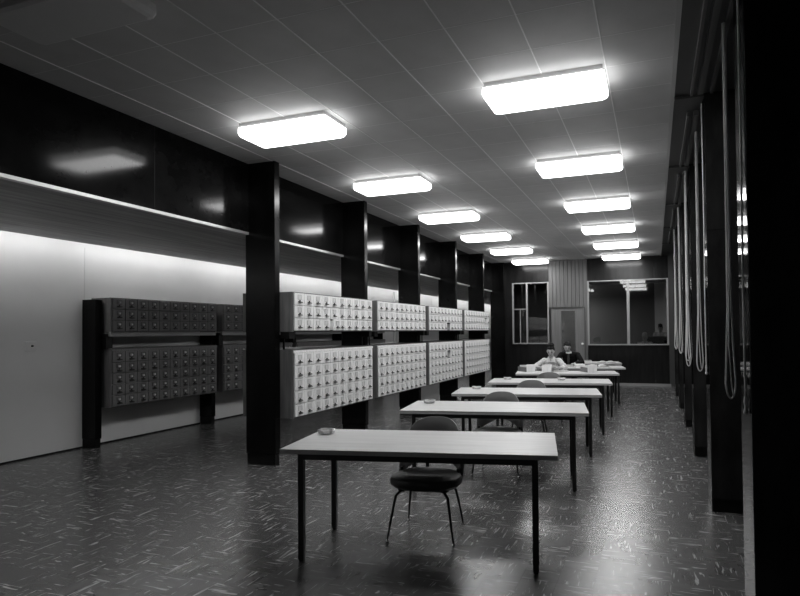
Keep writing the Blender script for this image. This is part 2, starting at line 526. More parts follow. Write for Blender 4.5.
def cabinet(label, xb, xf, y0, y1, z0, rows, band, missing=(), out=(), detailed=True, double=False, group=None, fm='front', hang=False):
    """wall-hung bank of drawers; front face at x = xf looking along +x"""
    L_ = y1 - y0
    t = 0.02
    H_ = rows*ROW + band + t
    root = thing('card_catalogue_cabinet', label, 'cabinet', ((xb+xf)/2, (y0+y1)/2, z0), group=group)
    ox, oy = (xb+xf)/2, (y0+y1)/2
    a0, a1, b0, b1 = xb-ox, xf-ox, y0-oy, y1-oy
    MB().box(a0, a1, b0, b0+t, 0, H_).obj('side_panel', M['side'], root)
    MB().box(a0, a1, b1-t, b1, 0, H_).obj('side_panel', M['side'], root)
    MB().box(a0, a1-0.001, b0+t, b1-t, H_-t*0.6, H_).obj('top_panel', M['top'], root)
    MB().box(a0, a1-0.001, b0+t, b1-t, 0, t*0.6).obj('bottom_panel', M['top'], root)
    if band > 0.01:
        MB().box(a1-0.03, a1+0.014, b0+0.002, b1-0.002, rows*ROW+t*0.6, H_-t*0.6).obj('header_rail', M[fm], root)
    if hang:   # blocks that hold the bank to the columns at its two ends
        MB().box(a1-0.15, a1-0.02, b0-0.045, b0+0.06, -0.085, 0.0).obj('bracket', M['black_matt'], root)
        MB().box(a1-0.15, a1-0.02, b1-0.06, b1+0.02, -0.085, 0.0).obj('bracket', M['black_matt'], root)
        for q in (b0+0.03, b1-0.05):
            MB().box(a1-0.17, a1-0.15, q, q+0.02, -0.2199, 0.0).obj('hanger_strap', M['black_matt'], root)
    n = 10
    wd = (L_ - 2*t) / n
    mid = 0.0
    MB().box(a0+0.005, a0+0.02, b0+t, b1-t, t*0.6, H_-t*0.6).obj('back_panel', M['hollow'], root)
    if double:
        MB().box(-0.01, 0.01, b0+t, b1-t, t*0.6, H_-t*0.6).obj('centre_panel', M['hollow'], root)
    dm, pm = drawer_front_mesh(wd, ROW, fm), label_pull_mesh(wd, ROW, fm)
    if detailed:
        for r in range(rows):
            for c in range(n):
                if (c, r) in missing: continue
                dx = 0.05 if (c, r) in out else random.uniform(0, 0.0015)
                d = link('drawer', dm, root, loc=(a1 - 0.002 + dx - 0.001, b0+t+c*wd, t*0.6+r*ROW))
                link('label_pull', pm, d)
    def bank(sign, nm):
        b = MB()
        for r in range(rows):
            for c in range(n):
                p, z = b0+t+c*wd, t*0.6+r*ROW
                x_in = a1 if sign > 0 else a0
                x_out = x_in + sign*0.016
                b.box(min(x_in, x_out), max(x_in, x_out), p+0.0035, p+wd-0.0035, z+0.003, z+ROW-0.003)
                x_p = x_out + sign*0.02
                b.cur = 1
                b.box(min(x_out, x_p), max(x_out, x_p), p+wd/2-0.035, p+wd/2+0.035, z+0.03, z+0.042)
                b.cur = 0
        tag(b.obj(nm, [M[fm], M['pull']], root), kind='stuff')
    if not detailed: bank(1, 'drawer_fronts')
    if double: bank(-1, 'rear_drawer_fronts')
    return root

UY = [(6.152, 8.296), (8.472, 10.556), (10.745, 12.845), (13.04, 15.17)]
UY = [(6.152, 8.30), (8.472, 10.565), (10.74, 12.86), (13.03, 15.19)]
bays = ['nearest bay between first and second columns', 'second bay from the camera', 'third bay from the camera', 'farthest bay of the row']
XFm, XBm = -4.185, -4.93
UY = [(6.152, 8.296), (8.472, 10.57), (10.75, 12.86), (13.04, 15.19)]
for i, (a, b_) in enumerate(UY):
    up_missing = {2: [(5, 0)], 3: [(8, 1)]}.get(i, ())
    lo_missing = {2: [(5, 3)]}.get(i, ())
    cabinet('upper pale-fronted card catalogue, three drawer rows, %s' % bays[i], XBm, XFm, a, b_, 1.62, 3, 0.0, up_missing,
            [(4, 0)] if i == 0 else (), double=True, hang=True, group='free-standing card catalogue banks')
    cabinet('lower pale-fronted card catalogue, five drawer rows, %s' % bays[i], XBm, XFm, a, b_, 0.555, 5, 0.035, lo_missing,
            double=True, group='free-standing card catalogue banks')
# wall-side run
PY = [6.13, 8.43, 10.73, 13.03, 15.33]
wnth = ['nearest', 'second', 'third', 'fourth', 'farthest']
for i, y in enumerate(PY):
    p = thing('wall_post', '%s black post on the white wall carrying the wall catalogues' % wnth[i], 'post', (XL+0.14, y+0.05, 0), group='posts on the white wall')
    MB().cbox(-0.139, 0.125, -0.05, 0.05, 0.13, 2.11, 0.004).obj('shaft', M['black'], p)
    MB().box(-0.139, 0.113, -0.04, 0.04, 0, 0.13).obj('plinth', M['black_matt'], p)
    if i < 4:
        MB().box(0.10, 0.20, 0.05, 0.16, 1.40, 1.62).obj('bracket', M['black_matt'], p)
for i in range(4):
    a, b_ = PY[i]+0.14, PY[i+1]-0.015
    where = ['nearest the camera, by the first wall post', 'partly behind the nearest blade column', 'third along the white wall', 'farthest along the white wall'][i]
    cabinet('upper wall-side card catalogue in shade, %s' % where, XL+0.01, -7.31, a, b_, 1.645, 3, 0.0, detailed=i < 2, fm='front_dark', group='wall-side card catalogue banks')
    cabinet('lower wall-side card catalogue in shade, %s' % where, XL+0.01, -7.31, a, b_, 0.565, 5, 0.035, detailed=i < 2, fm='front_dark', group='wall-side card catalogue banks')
    r = MB().cbox(-0.02, 0.02, 0, b_-a, -0.03, 0.03, 0.004).obj('support_rail', M['base'], None, loc=(-7.34, a, 1.607))
    tag(r, 'grey support rail under the wall-side upper catalogue, %s' % where, 'rail', group='support rails under wall catalogues')

# ------------------------------------------------------------------ ceiling lights
def light_fixture(x0, y0, lit, label, grp):
    W_, D_ = 1.0, 0.43
    t = thing('ceiling_light', label, 'ceiling light', (x0+W_/2, y0+D_/2, ZC), group=grp)
    MB().box(-W_/2+0.012, W_/2-0.012, -D_/2+0.012, D_/2-0.012, -0.05, 0.0005).obj('housing', M['lamp_metal'], t)
    # tray diffuser, sides slope in toward the face
    def ring(ix, z, k):
        hx, hy = W_/2-ix, D_/2-ix
        c = k
        return [(-hx+c,-hy,z),(hx-c,-hy,z),(hx,-hy+c,z),(hx,hy-c,z),(hx-c,hy,z),(-hx+c,hy,z),(-hx,hy-c,z),(-hx,-hy+c,z)]
    rs = [ring(0.0, -0.048, 0.015), ring(-0.004, -0.10, 0.02), ring(0.008, -0.128, 0.02), ring(0.030, -0.142, 0.02)]
    v = [p for r in rs for p in r]
    f = [(i*8+k, i*8+(k+1) % 8, (i+1)*8+(k+1) % 8, (i+1)*8+k) for i in range(3) for k in range(8)]
    f.append(tuple(range(24, 32))); f.append(tuple(reversed(range(8))))
    f = [tuple(reversed(q)) for q in f]
    d = MB().add(v, f)
    d.mi = [1]*16 + [0]*8 + [0, 1]
    d.obj('diffuser', [M['lamp'], M['lamp_side']] if lit else [M['lamp_off'], M['lamp_off']], t)
    return t
ordn = ['nearest lit', 'second lit', 'third lit', 'fourth lit', 'fifth lit', 'farthest lit']
for k in range(6):
    light_fixture(-3.90, 4.79+2.395*k, True, '%s box ceiling light of the left row' % ordn[k], 'left row of ceiling lights')
    light_fixture(-1.345, 4.75+2.395*k, True, '%s box ceiling light of the right row' % ordn[k], 'right row of ceiling lights')
light_fixture(-3.90, 2.39, False, 'unlit box ceiling light at the top edge of the picture', None)

# ------------------------------------------------------------------ tables
def make_table():
    t = thing('reading_table', 'table', 'table')
    MB().box(-0.965, 0.965, -0.433, 0.433, 0.750, 0.781).obj('table_edging', M['edge'], t)
    tp = MB().cbox(-0.967, 0.967, -0.435, 0.435, 0.777, 0.783, 0.0015).obj('tabletop', M['table'], t)
    fr = MB()
    x, ya, yb = 0.815, -0.405, 0.265
    s = 0.02
    for yy in (ya, yb):
        fr.box(-x-s, x+s, yy-s, yy+s, 0.710, 0.7495)
    for xx in (-x, x):
        fr.box(xx-s, xx+s, ya+s, yb-s, 0.710, 0.7495)
    fr.obj('frame', M['iron'], t)
    for xx in (-x, x):
        for yy in (ya, yb):
            lg = MB().box(xx-s, xx+s, yy-s, yy+s, 0.012, 0.710).obj('leg', M['iron'], t)
            MB().box(xx-s*0.7, xx+s*0.7, yy-s*0.7, yy+s*0.7, 0.0, 0.012).obj('glide', M['black_matt'], lg)
    return t
TB = [(-1.64, 4.125, 0.185), (-1.65, 6.22, 0.165), (-1.665, 7.93, 0.17), (-1.64, 9.66, 0.14), (-1.66, 11.70, 0.17), (-1.63, 13.52, 0.16), (-1.80, 15.40, 0.16)]
tl = ['nearest pale-topped reading table with black steel legs, standing empty but for an ashtray',
      'second pale-topped reading table from the camera, one chair tucked behind it',
      'third pale-topped reading table from the camera',
      'fourth pale-topped reading table, right in front of the seated woman\'s table',
      'fifth pale-topped reading table, where the woman in the pale blouse reads',
      'sixth pale-topped reading table, where the man in the dark suit reads',
      'farthest pale-topped reading table, near the back partition']
tproto = make_table()
tables = []
for i, (x, y, a) in enumerate(TB):
    o = tproto if i == 0 else dup(tproto)
    o.location = (x, y, 0); o.rotation_euler = (0, 0, a)
    o['label'] = tl[i]; o['group'] = 'reading tables'
    tables.append(o)
def on_table(i, lx, ly):
    x, y, a = TB[i]
    return (x + lx*math.cos(a) - ly*math.sin(a), y + lx*math.sin(a) + ly*math.cos(a), 0.783)

# ------------------------------------------------------------------ chairs
def make_chair():
    t = thing('side_chair', 'chair', 'chair')
    # seat cushion: superellipse outline, domed
    n, prof = 40, [(0.80, 0.385), (0.93, 0.392), (1.0, 0.415), (1.0, 0.445), (0.95, 0.468), (0.82, 0.480), (0.5, 0.484), (0.2, 0.482)]
    v, f = [], []
    for s_, z in prof:
        for k in range(n):
            a = 2*PI*k/n
            c_, q = math.cos(a), math.sin(a)
            e = 2/2.7
            px = math.copysign(abs(c_)**e, c_)*0.285
            py = math.copysign(abs(q)**e, q)*0.245 - 0.02
            if py > 0: px *= 1 - 0.16*(py/0.225)
            v.append((px*s_, py*s_ + (-0.02)*(1-s_), z))
    for i in range(len(prof)-1):
        for k in range(n):
            f.append((i*n+k, i*n+(k+1) % n, (i+1)*n+(k+1) % n, (i+1)*n+k))
    f.append(tuple(reversed(range(n)))); f.append(tuple(range((len(prof)-1)*n, len(prof)*n)))
    MB().add(v, f).obj('seat', M['vinyl'], t, smooth=True)
    MB().cbox(-0.20, 0.20, -0.17, 0.16, 0.366, 0.386, 0.006).obj('seat_plate', M['iron'], t)
    # wrapped back shell
    nu, nv = 28, 10
    def P(u, v_, off):
        ang = u*1.22
        zt = 0.52 + 0.355*(max(0, 1-abs(u)**2.7))**0.5
        zb = 0.56 - 0.14*abs(u)**1.3
        z = zb + (zt-zb)*v_
        rx, ry = 0.265+off + 0.01*math.sin(PI*v_), 0.24+off
        tilt = (z-0.45)*0.20
        return (rx*math.sin(ang)*(1.06-0.06*v_), 0.02 + ry*math.cos(ang) + tilt, z)
    v, f = [], []
    for side, off in ((0, 0.018), (1, -0.018)):
        for i in range(nu+1):
            for j in range(nv+1):
                u, q = -1+2*i/nu, j/nv
                ed = min(q, 1-q, (1-abs(u))*2.2)
                o_ = off*min(1, 0.25+ed*5)
                v.append(P(u, q, o_))
    W1 = nv+1; S = (nu+1)*W1
    for i in range(nu):
        for j in range(nv):
            a = i*W1+j
            f.append((a, a+1, a+W1+1, a+W1)); f.append((S+a, S+a+W1, S+a+W1+1, S+a+1))
    for i in range(nu):
        a = i*W1; f.append((a, a+W1, S+a+W1, S+a)); b_ = a+nv; f.append((b_, S+b_, S+b_+W1, b_+W1))
    for j in range(nv):
        f.append((j, S+j, S+j+1, j+1)); a = nu*W1+j; f.append((a, a+1, S+a+1, S+a))
    MB().add(v, f).obj('backrest', M['shell'], t, smooth=True)
    for sx in (-1, 1):
        fr = MB().tube([(sx*0.12, -0.13, 0.372), (sx*0.175, -0.175, 0.368), (sx*0.205, -0.20, 0.335), (sx*0.232, -0.232, 0.18), (sx*0.258, -0.26, 0.012)], [0.010, 0.0115, 0.0115, 0.010, 0.007], 10).obj('leg', M['iron'], t, smooth=True)
        MB().lathe([(0.008, 0.0), (0.014, 0.002), (0.013, 0.010), (0.006, 0.022)], sx*0.258, -0.26, 10).obj('glide', M['chrome'], fr)
        rr_ = MB().tube([(sx*0.12, 0.10, 0.372), (sx*0.16, 0.15, 0.368), (sx*0.185, 0.18, 0.335), (sx*0.212, 0.222, 0.18), (sx*0.235, 0.26, 0.012)], [0.010, 0.0115, 0.0115, 0.010, 0.007], 10).obj('leg', M['iron'], t, smooth=True)
        MB().lathe([(0.008, 0.0), (0.014, 0.002), (0.013, 0.010), (0.006, 0.022)], sx*0.235, 0.26, 10).obj('glide', M['chrome'], rr_)
        # arm bracket joining shell to seat
        MB().cbox(sx*0.235-0.012, sx*0.235+0.012, 0.06, 0.13, 0.40, 0.50, 0.004).obj('back_bracket', M['iron'], t)
    return t
chair = make_chair()
CH = [((-1.73, 4.39, 0), 0.13, 'dark vinyl chair with round-topped back tucked under the nearest table'),
      ((-1.71, 6.56, 0), 0.10, 'dark vinyl chair tucked behind the second table from the camera'),
      ((-1.70, 8.30, 0), 0.08, 'dark vinyl chair tucked behind the third table from the camera'),
      ((-1.73, 9.98, 0), 0.08, 'dark vinyl chair behind the fourth table, facing away from the woman'),
      ((-2.05, 12.46, 0), 0.0, 'dark vinyl chair the woman in the pale blouse sits on'),
      ((-1.93, 14.45, 0), 0.0, 'dark vinyl chair the man in the dark suit sits on')]
for i, (loc, rz, lb) in enumerate(CH):
    o = chair if i == 0 else dup(chair)
    o.location = loc; o.rotation_euler = (0, 0, rz); o['label'] = lb; o['group'] = 'side chairs at the tables'

# ------------------------------------------------------------------ things on the tables
def ashtray(loc, label, rz=0.2):
    n = 12
    b = MB()
    prof = [(0.045, 0.0), (0.062, 0.006), (0.070, 0.036), (0.060, 0.040), (0.050, 0.036), (0.042, 0.014), (0.02, 0.012)]
    v = [((r*(1 + (0.06 if k % 2 else -0.04)*(r > 0.045)))*math.cos(2*PI*k/n), (r*(1 + (0.06 if k % 2 else -0.04)*(r > 0.045)))*math.sin(2*PI*k/n),
          z - (0.008 if (k % 3 == 0 and 0.055 < r and z > 0.03) else 0)) for r, z in prof for k in range(n)]
    f = [(i*n+k, i*n+(k+1) % n, (i+1)*n+(k+1) % n, (i+1)*n+k) for i in range(len(prof)-1) for k in range(n)]
    f.append(tuple(reversed(range(n)))); f.append(tuple(range((len(prof)-1)*n, len(prof)*n)))
    b.add(v, f)
    o = b.obj('ashtray', M['ashglass'], None, loc=loc, rz=rz)
    tag(o, label, 'ashtray', 'glass ashtrays on the tables')
ashtray((-2.52, 4.17, 0.783), 'cut glass ashtray at the left end of the nearest table')
ashtray((-2.45, 6.30, 0.783), 'cut glass ashtray at the left end of the second table')
ashtray((-2.40, 8.02, 0.783), 'cut glass ashtray at the left end of the third table')
ashtray((-2.36, 9.72, 0.783), 'cut glass ashtray at the left end of the fourth table')
ashtray((-1.47, 9.80, 0.783), 'cut glass ashtray at the middle of the fourth table, behind a chair')

def card_tray(loc, rz, label):
    """a drawer lifted out of the catalogue, packed with cards"""
    w_, l_, h_ = 0.17, 0.38, 0.115
    t = thing('card_tray', label, 'card drawer', loc, rz, 'catalogue drawers taken to the tables')
    MB().box(-w_/2, -w_/2+0.01, -l_/2, l_/2, 0, h_*0.8).obj('tray_side', M['side'], t)
    MB().box(w_/2-0.01, w_/2, -l_/2, l_/2, 0, h_*0.8).obj('tray_side', M['side'], t)
    MB().box(-w_/2+0.01, w_/2-0.01, -l_/2, l_/2, 0, 0.01).obj('tray_bottom', M['side'], t)
    MB().cbox(-w_/2-0.008, w_/2+0.008, -l_/2-0.016, -l_/2, 0, 0.15, 0.002).obj('tray_front', M['front'], t)
    MB().box(-w_/2+0.01, w_/2-0.01, l_/2-0.01, l_/2, 0.01, h_*0.8).obj('tray_back', M['side'], t)
    b = MB()
    y = -l_/2+0.01
    while y < l_/2-0.06:
        b.box(-w_/2+0.014, w_/2-0.014, y, y+0.006, 0.012, h_ + random.uniform(0.004, 0.012))
        y += 0.0085
    tag(b.obj('cards', M['paper'], t), kind='stuff')
    return t
card_tray((-2.47, 11.76, 0.783), 0.70, 'card drawer on the left end of the reading woman\'s table')
card_tray((-1.25, 11.86, 0.783), 0.50, 'card drawer on the right half of the reading woman\'s table')
card_tray((-2.05, 11.86, 0.783), 0.08, 'card drawer between the hands of the reading woman')

def book(loc, rz, w_, d_, h_, label, cov='cover', cat='book', grp=None):
    t = thing('book', label, cat, loc, rz, grp)
    c = MB()
    c.box(-w_/2, w_/2, -d_/2, d_/2, 0, 0.004); c.box(-w_/2, w_/2, -d_/2, d_/2, h_-0.004, h_); c.box(-w_/2-0.003, -w_/2+0.003, -d_/2, d_/2, 0, h_)
    c.obj('cover', M[cov], t)
    MB().box(-w_/2+0.003, w_/2-0.006, -d_/2+0.005, d_/2-0.005, 0.004, h_-0.004).obj('page_block', M['paper'], t)
    return t
def open_book(loc, rz, w_, d_, label, hump=0.03):
    t = thing('open_book', label, 'book', loc, rz)
    MB().box(-w_/2-0.006, w_/2+0.006, -d_/2-0.005, d_/2+0.005, 0, 0.003).obj('cover', M['cover'], t)
    for s in (-1, 1):
        n = 10
        v, f = [], []
        for i in range(n+1):
            q = i/n
            x = s*q*w_/2
            z = 0.004 + hump*(math.sin(PI*min(1, q*1.05))**0.7*0.8 + 0.2*(1-q)) if q > 0 else 0.006
            v += [(x, -d_/2, z), (x, d_/2, z), (x, -d_/2, 0.003), (x, d_/2, 0.003)]
        for i in range(n):
            a = i*4
            f += [(a, a+4, a+5, a+1), (a+2, a+3, a+7, a+6), (a, a+2, a+6, a+4), (a+1, a+5, a+7, a+3)]
        f += [(0, 1, 3, 2), (n*4, n*4+2, n*4+3, n*4+1)]
        MB().add(v, f).obj('page_block', M['print'], t, smooth=False)
    return t
# T5
open_book((-1.80, 11.98, 0.783), 0.1, 0.30, 0.22, 'open book beside the reading woman\'s left hand', 0.02)
sh = MB().box(-0.12, 0.12, -0.09, 0.09, 0, 0.002).obj('paper_sheet', M['paper'], None, loc=(-1.57, 11.80, 0.783), rz=0.3)
tag(sh, 'loose white sheet between the open book and the right card drawer', 'paper')
# T6
book(on_table(5, 0.02, 0.05), 0.3, 0.20, 0.28, 0.055, 'thick closed book in front of the man in the dark suit', 'paper')
book(on_table(5, -0.22, 0.15), -0.15, 0.17, 0.24, 0.04, 'thin closed book at the elbow of the man in the dark suit')
open_book(on_table(5, 0.42, -0.05), 0.25, 0.46, 0.33, 'large open volume with arched pages on the man\'s table', 0.05)
open_book(on_table(6, 0.62, -0.16), 0.1, 0.44, 0.30, 'open volume lying on the farthest table', 0.04)
book(on_table(6, 0.15, -0.1), 0.2, 0.2, 0.27, 0.06, 'closed grey book on the farthest table', 'side')

# ------------------------------------------------------------------ right side: fins, pelmet, windows, cords
XFN = 0.445
sbox('wall_right', M['dark_panel'], XR, XR+0.1, YN, YB+0.1, 0, 0.9, label='dark panelled wall below the right-hand windows')
sbox('trim_4', M['pelmet'], XR, XR+0.1, YN, YB+0.1, 3.55, ZC+0.1, label='dark head above the right-hand windows')
sbox('ceiling_pelmet', M['pelmet'], XCR+0.035, XR+0.1, YN, YB+0.1, ZC-0.01, ZC+0.12, label='dark blind recess along the right of the ceiling')
sbox('trim_5', M['trim'], XCR, XCR+0.035, YN, YB, ZC-0.012, ZC+0.1, label='pale edge trim where the ceiling meets the blind recess')
FIN = [0.91, 3.27, 5.66, 8.05, 10.43, 12.80, 15.15]
fl = ['fin behind the viewpoint', 'nearest tall black window fin, filling the right edge', 'second tall black window fin', 'third tall black window fin', 'fourth tall black window fin', 'fifth tall black window fin', 'farthest tall black window fin']
for i, y in enumerate(FIN):
    if i == 0: continue
    t = thing('window_fin', fl[i], 'pillar', (XFN+0.215, y+0.19, 0), group='tall black window fins')
    MB().box(-0.213, 0.215, -0.19, 0.19, 2.477, ZC-0.01).obj('upper_casing', M['blade'], t)
    MB().box(-0.213, 0.215, -0.19, 0.19, 0.12, 2.474).obj('lower_casing', M['blade'], t)
    MB().box(-0.215, -0.213, -0.183, 0.183, 0.0, ZC-0.012).obj('edge_strip', M['fin_edge'], t)
    MB().box(-0.205, 0.215, -0.18, 0.18, 0.0, 0.12).obj('plinth', M['black_matt'], t)
    cb = MB().box(XCR+0.036, XFN-0.001, -0.04, 0.04, ZC-0.035, ZC-0.01).obj('cross_bar', M['pelmet'], t)
    cb.location = (-(XFN+0.215), -0.15, 0)
for i in range(len(FIN)-1):
    y0, y1 = FIN[i]+0.38, FIN[i+1]
    wn = struct('window_%d' % (i+1), 'dark night window between the black fins')
    MB().box(XR+0.03, XR+0.04, y0-0.2, y1+0.2, 0.9, 3.55).obj('pane', M['night'], wn)
    for yy in (y0+0.0, (y0+y1)/2, y1-0.03):
        MB().box(XR-0.01, XR+0.03, yy, yy+0.03, 0.9, 3.55).obj('mullion', M['pelmet'], wn)
    MB().box(XR-0.03, XR+0.03, y0, y1, 0.87, 0.9).obj('sill', M['pelmet'], wn)
bayn = ['nearest', 'second', 'third', 'fourth', 'fifth']
for i in range(5):
    y0, y1 = FIN[i+1]+0.42, FIN[i+2]-0.10
    bl = thing('blind_headrail', 'grey double blind track at the ceiling recess, %s window bay' % bayn[i], 'blind track', (0.40, (y0+y1)/2, ZC-0.01), group='blind tracks above the windows')
    h = (y1-y0)/2
    MB().box(-0.075, -0.055, -h, h, -0.05, 0).obj('track', M['rail'], bl)
    MB().box(-0.015, 0.030, -h, h, -0.045, 0).obj('track', M['rail'], bl)
    MB().box(0.085, 0.11, -h, h, -0.05, 0).obj('track', M['rail'], bl)
# last bay near the back wall and first bay
def loop_cord(x, y, zb, w_, label):
    b = MB()
    n = 14
    pts = []
    top = ZC-0.05
    pts += [(x+0.009, y, top), (x+0.010, y, zb+1.6), (x+0.012, y, zb+0.75), (x+w_*0.6, y, zb+0.38)]
    for k in range(n+1):
        a = PI*k/n
        pts.append((x + w_*math.cos(a), y, zb + 0.11*(1-math.sin(a))))
    pts += [(x-w_*0.8, y, zb+0.30), (x-0.012, y, zb+0.60), (x-0.008, y, zb+1.5), (x-0.007, y, top)]
    b.tube(pts, 0.0062, 6)
    b.tube([(x, y-0.01, top), (x+0.002, y-0.01, zb+1.0), (x-0.008, y-0.01, zb+0.35), (x+0.004, y-0.008, zb+0.10), (x+0.012, y-0.005, zb+0.03)], 0.0045, 6)
    tag(b.obj('loop_cord', M['cord'], smooth=True), label, 'cord', 'looped blind cords')
def tassel_cord(x, y, zb, label):
    t = thing('hanging_cord', label, 'cord', (x, y, zb), group='straight blind cords with toggles')
    MB().tube([(0, 0, ZC-0.05-zb), (0.003, 0.004, (ZC-zb)*0.6), (-0.001, -0.003, (ZC-zb)*0.3), (0, 0, 0.08)], 0.006, 6).obj('cord', M['cord'], t, smooth=True)
    MB().lathe([(0.005, 0.0), (0.012, 0.006), (0.011, 0.022), (0.006, 0.03), (0.010, 0.06), (0.007, 0.085), (0.003, 0.092)], n=10).obj('toggle', M['cord'], t, smooth=True)
for i in range(5):
    yb_ = FIN[i+1]
    dz = [0, 0.03, 0.02, 0.05, 0.06][i]
    loop_cord([0.468, 0.432, 0.432, 0.432, 0.432][i], [4.32, 6.60, 8.98, 11.3, 13.7][i], 1.14+dz, 0.030, 'looped white blind cord hanging in the %s window bay' % bayn[i])
    if i < 2:
        tassel_cord(0.431, [3.36, 5.80][i], [1.165, 1.19][i], 'straight white blind cord with toggle on the %s black fin' % ['nearest', 'second'][i])
    else:
        loop_cord(0.402, [8.2, 10.6, 12.9][i-2], [1.13, 1.2, 1.2][i-2], 0.028, 'looped white blind cord beside the %s black fin' % ['third', 'fourth', 'fifth'][i-2])

# ------------------------------------------------------------------ back partition, door, glazing
Y = YB
sbox('wall_back', M['dark_panel'], XF, -4.115, Y, Y+0.1, 0.0, ZC, label='dark wood partition at the end of the room, left of the narrow window')
wb = struct('wall_back_panelling', 'dark wood panels above and below the partition glazing')
def panels(x0, x1, z0, z1, n):
    d = (x1-x0)/n
    for k in range(n):
        MB().box(x0+k*d+0.0015, x0+(k+1)*d-0.0015, Y, Y+0.1, z0, z1).obj('panel', M['dark_panel'], wb)
panels(-4.115, -2.99, 0.0, 1.21, 1)
panels(-4.115, -2.99, 3.07, ZC, 1)
panels(-1.86, 0.93, 0.0, 1.165, 3)
panels(-1.86, 0.93, 3.055, ZC, 3)
sbox('baseboard_back', M['base'], -1.86, XFN-0.04, Y-0.02, Y, 0, 0.075, label='pale skirting at the foot of the back partition')
sbox('trim_6', M['pelmet'], 0.37, 0.93, Y-0.001, Y+0.1, 0.0, ZC-0.01, label='dark end panel of the back partition by the windows')
# fluted pale panel
fp = struct('wall_fluted_panel', 'tall pale panel of vertical boards round the door')
xs = -2.99; nb = 10; bw = (2.99-1.86)/nb
for k in range(nb):
    a = xs + k*bw
    if -2.94 < a+bw/2 < -1.93:
        MB().cbox(a+0.003, a+bw-0.003, Y-0.02, Y+0.05, 2.30, ZC, 0.004).obj('board', M['panel_wood'], fp)
    else:
        MB().cbox(a+0.003, a+bw-0.003, Y-0.02, Y+0.05, 0.0, ZC, 0.004).obj('board', M['panel_wood'], fp)
MB().box(-2.99, -1.86, Y+0.05, Y+0.1, 2.3, ZC).obj('backing', M['dark_panel'], fp)
# door
d = struct('door_1', 'pale wooden door with a tall dark glass panel')
x0, x1, z1 = -2.925, -1.945, 2.27
MB().box(x0-0.02, x0, Y-0.03, Y+0.06, 0, z1+0.02).obj('door_frame', M['pelmet'], d)
MB().box(x1, x1+0.02, Y-0.03, Y+0.06, 0, z1+0.02).obj('door_frame', M['pelmet'], d)
MB().box(x0, x1, Y-0.03, Y+0.06, z1, z1+0.02).obj('door_frame', M['pelmet'], d)
gx0, gx1, gz0, gz1 = -2.625, -2.22, 0.85, 2.19
MB().box(x0+0.004, gx0, Y-0.01, Y+0.03, 0.01, z1-0.004).obj('door_stile', M['door_wood'], d)
MB().box(gx1, x1-0.004, Y-0.01, Y+0.03, 0.01, z1-0.004).obj('door_stile', M['door_wood'], d)
MB().box(gx0, gx1, Y-0.01, Y+0.03, 0.01, gz0).obj('door_rail', M['door_wood'], d)
MB().box(gx0, gx1, Y-0.01, Y+0.03, gz1, z1-0.004).obj('door_rail', M['door_wood'], d)
MB().box(gx0, gx1, Y+0.005, Y+0.011, gz0, gz1).obj('pane', M['glass'], d)
k_ = MB().lathe([(0.012, 0), (0.010, 0.02), (0.03, 0.035), (0.034, 0.05), (0.02, 0.065)], n=14).obj('door_handle', M['card'], d, smooth=True)
k_.matrix_local = Matrix.Translation((-2.01, Y-0.01, 1.20)) @ Matrix.Rotation(PI/2, 4, 'X')
def glazing(name, x0, x1, z0, z1, mull, label, cross=None, ft=0.045):
    wn = struct(name, label)
    MB().box(x0, x0+ft, Y-0.02, Y+0.06, z0, z1).obj('window_frame', M['frame'], wn)
    MB().box(x1-ft, x1, Y-0.02, Y+0.06, z0, z1).obj('window_frame', M['frame'], wn)
    MB().box(x0+ft, x1-ft, Y-0.02, Y+0.06, z1-0.03, z1).obj('window_frame', M['frame'], wn)
    MB().box(x0+ft, x1-ft, Y-0.035, Y+0.06, z0, z0+0.035).obj('window_sill', M['frame'], wn)
    xs = [x0+ft]
    for mx_, mw in mull:
        MB().box(mx_-mw/2, mx_+mw/2, Y-0.02, Y+0.06, z0+0.035, z1-0.03).obj('mullion', M['frame'], wn)
        xs += [mx_-mw/2, mx_+mw/2]
    xs.append(x1-ft)
    for k in range(0, len(xs), 2):
        MB().box(xs[k], xs[k+1], Y+0.015, Y+0.021, z0+0.035, z1-0.03).obj('pane', M['glass'], wn)
    if cross:
        MB().box(cross[0], cross[1], Y-0.01, Y+0.05, cross[2]-0.015, cross[2]+0.015).obj('transom', M['frame'], wn)
        MB().box(cross[3]-0.012, cross[3]+0.012, Y-0.01, Y+0.05, z0+0.035, cross[2]-0.015).obj('glazing_bar', M['frame'], wn)
    return wn
glazing('window_11', -4.115, -2.99, 1.205, 3.075, [(-3.66, 0.05)], 'narrow window left of the door with thin glazing bars', (-4.07, -3.685, 2.27, -3.87))
glazing('window_12', -1.86, 0.37, 1.165, 3.055, [(-0.715, 0.075)], 'wide two-pane office window right of the door', ft=0.05)
hk = MB().cbox(-0.03, 0.03, -0.03, 0, -0.035, 0.035, 0.006).obj('wall_switch', M['socket'], None, loc=(-1.80, Y-0.021, 2.79))
tag(hk, 'tiny white fitting at the top left corner of the wide office window', 'fitting')

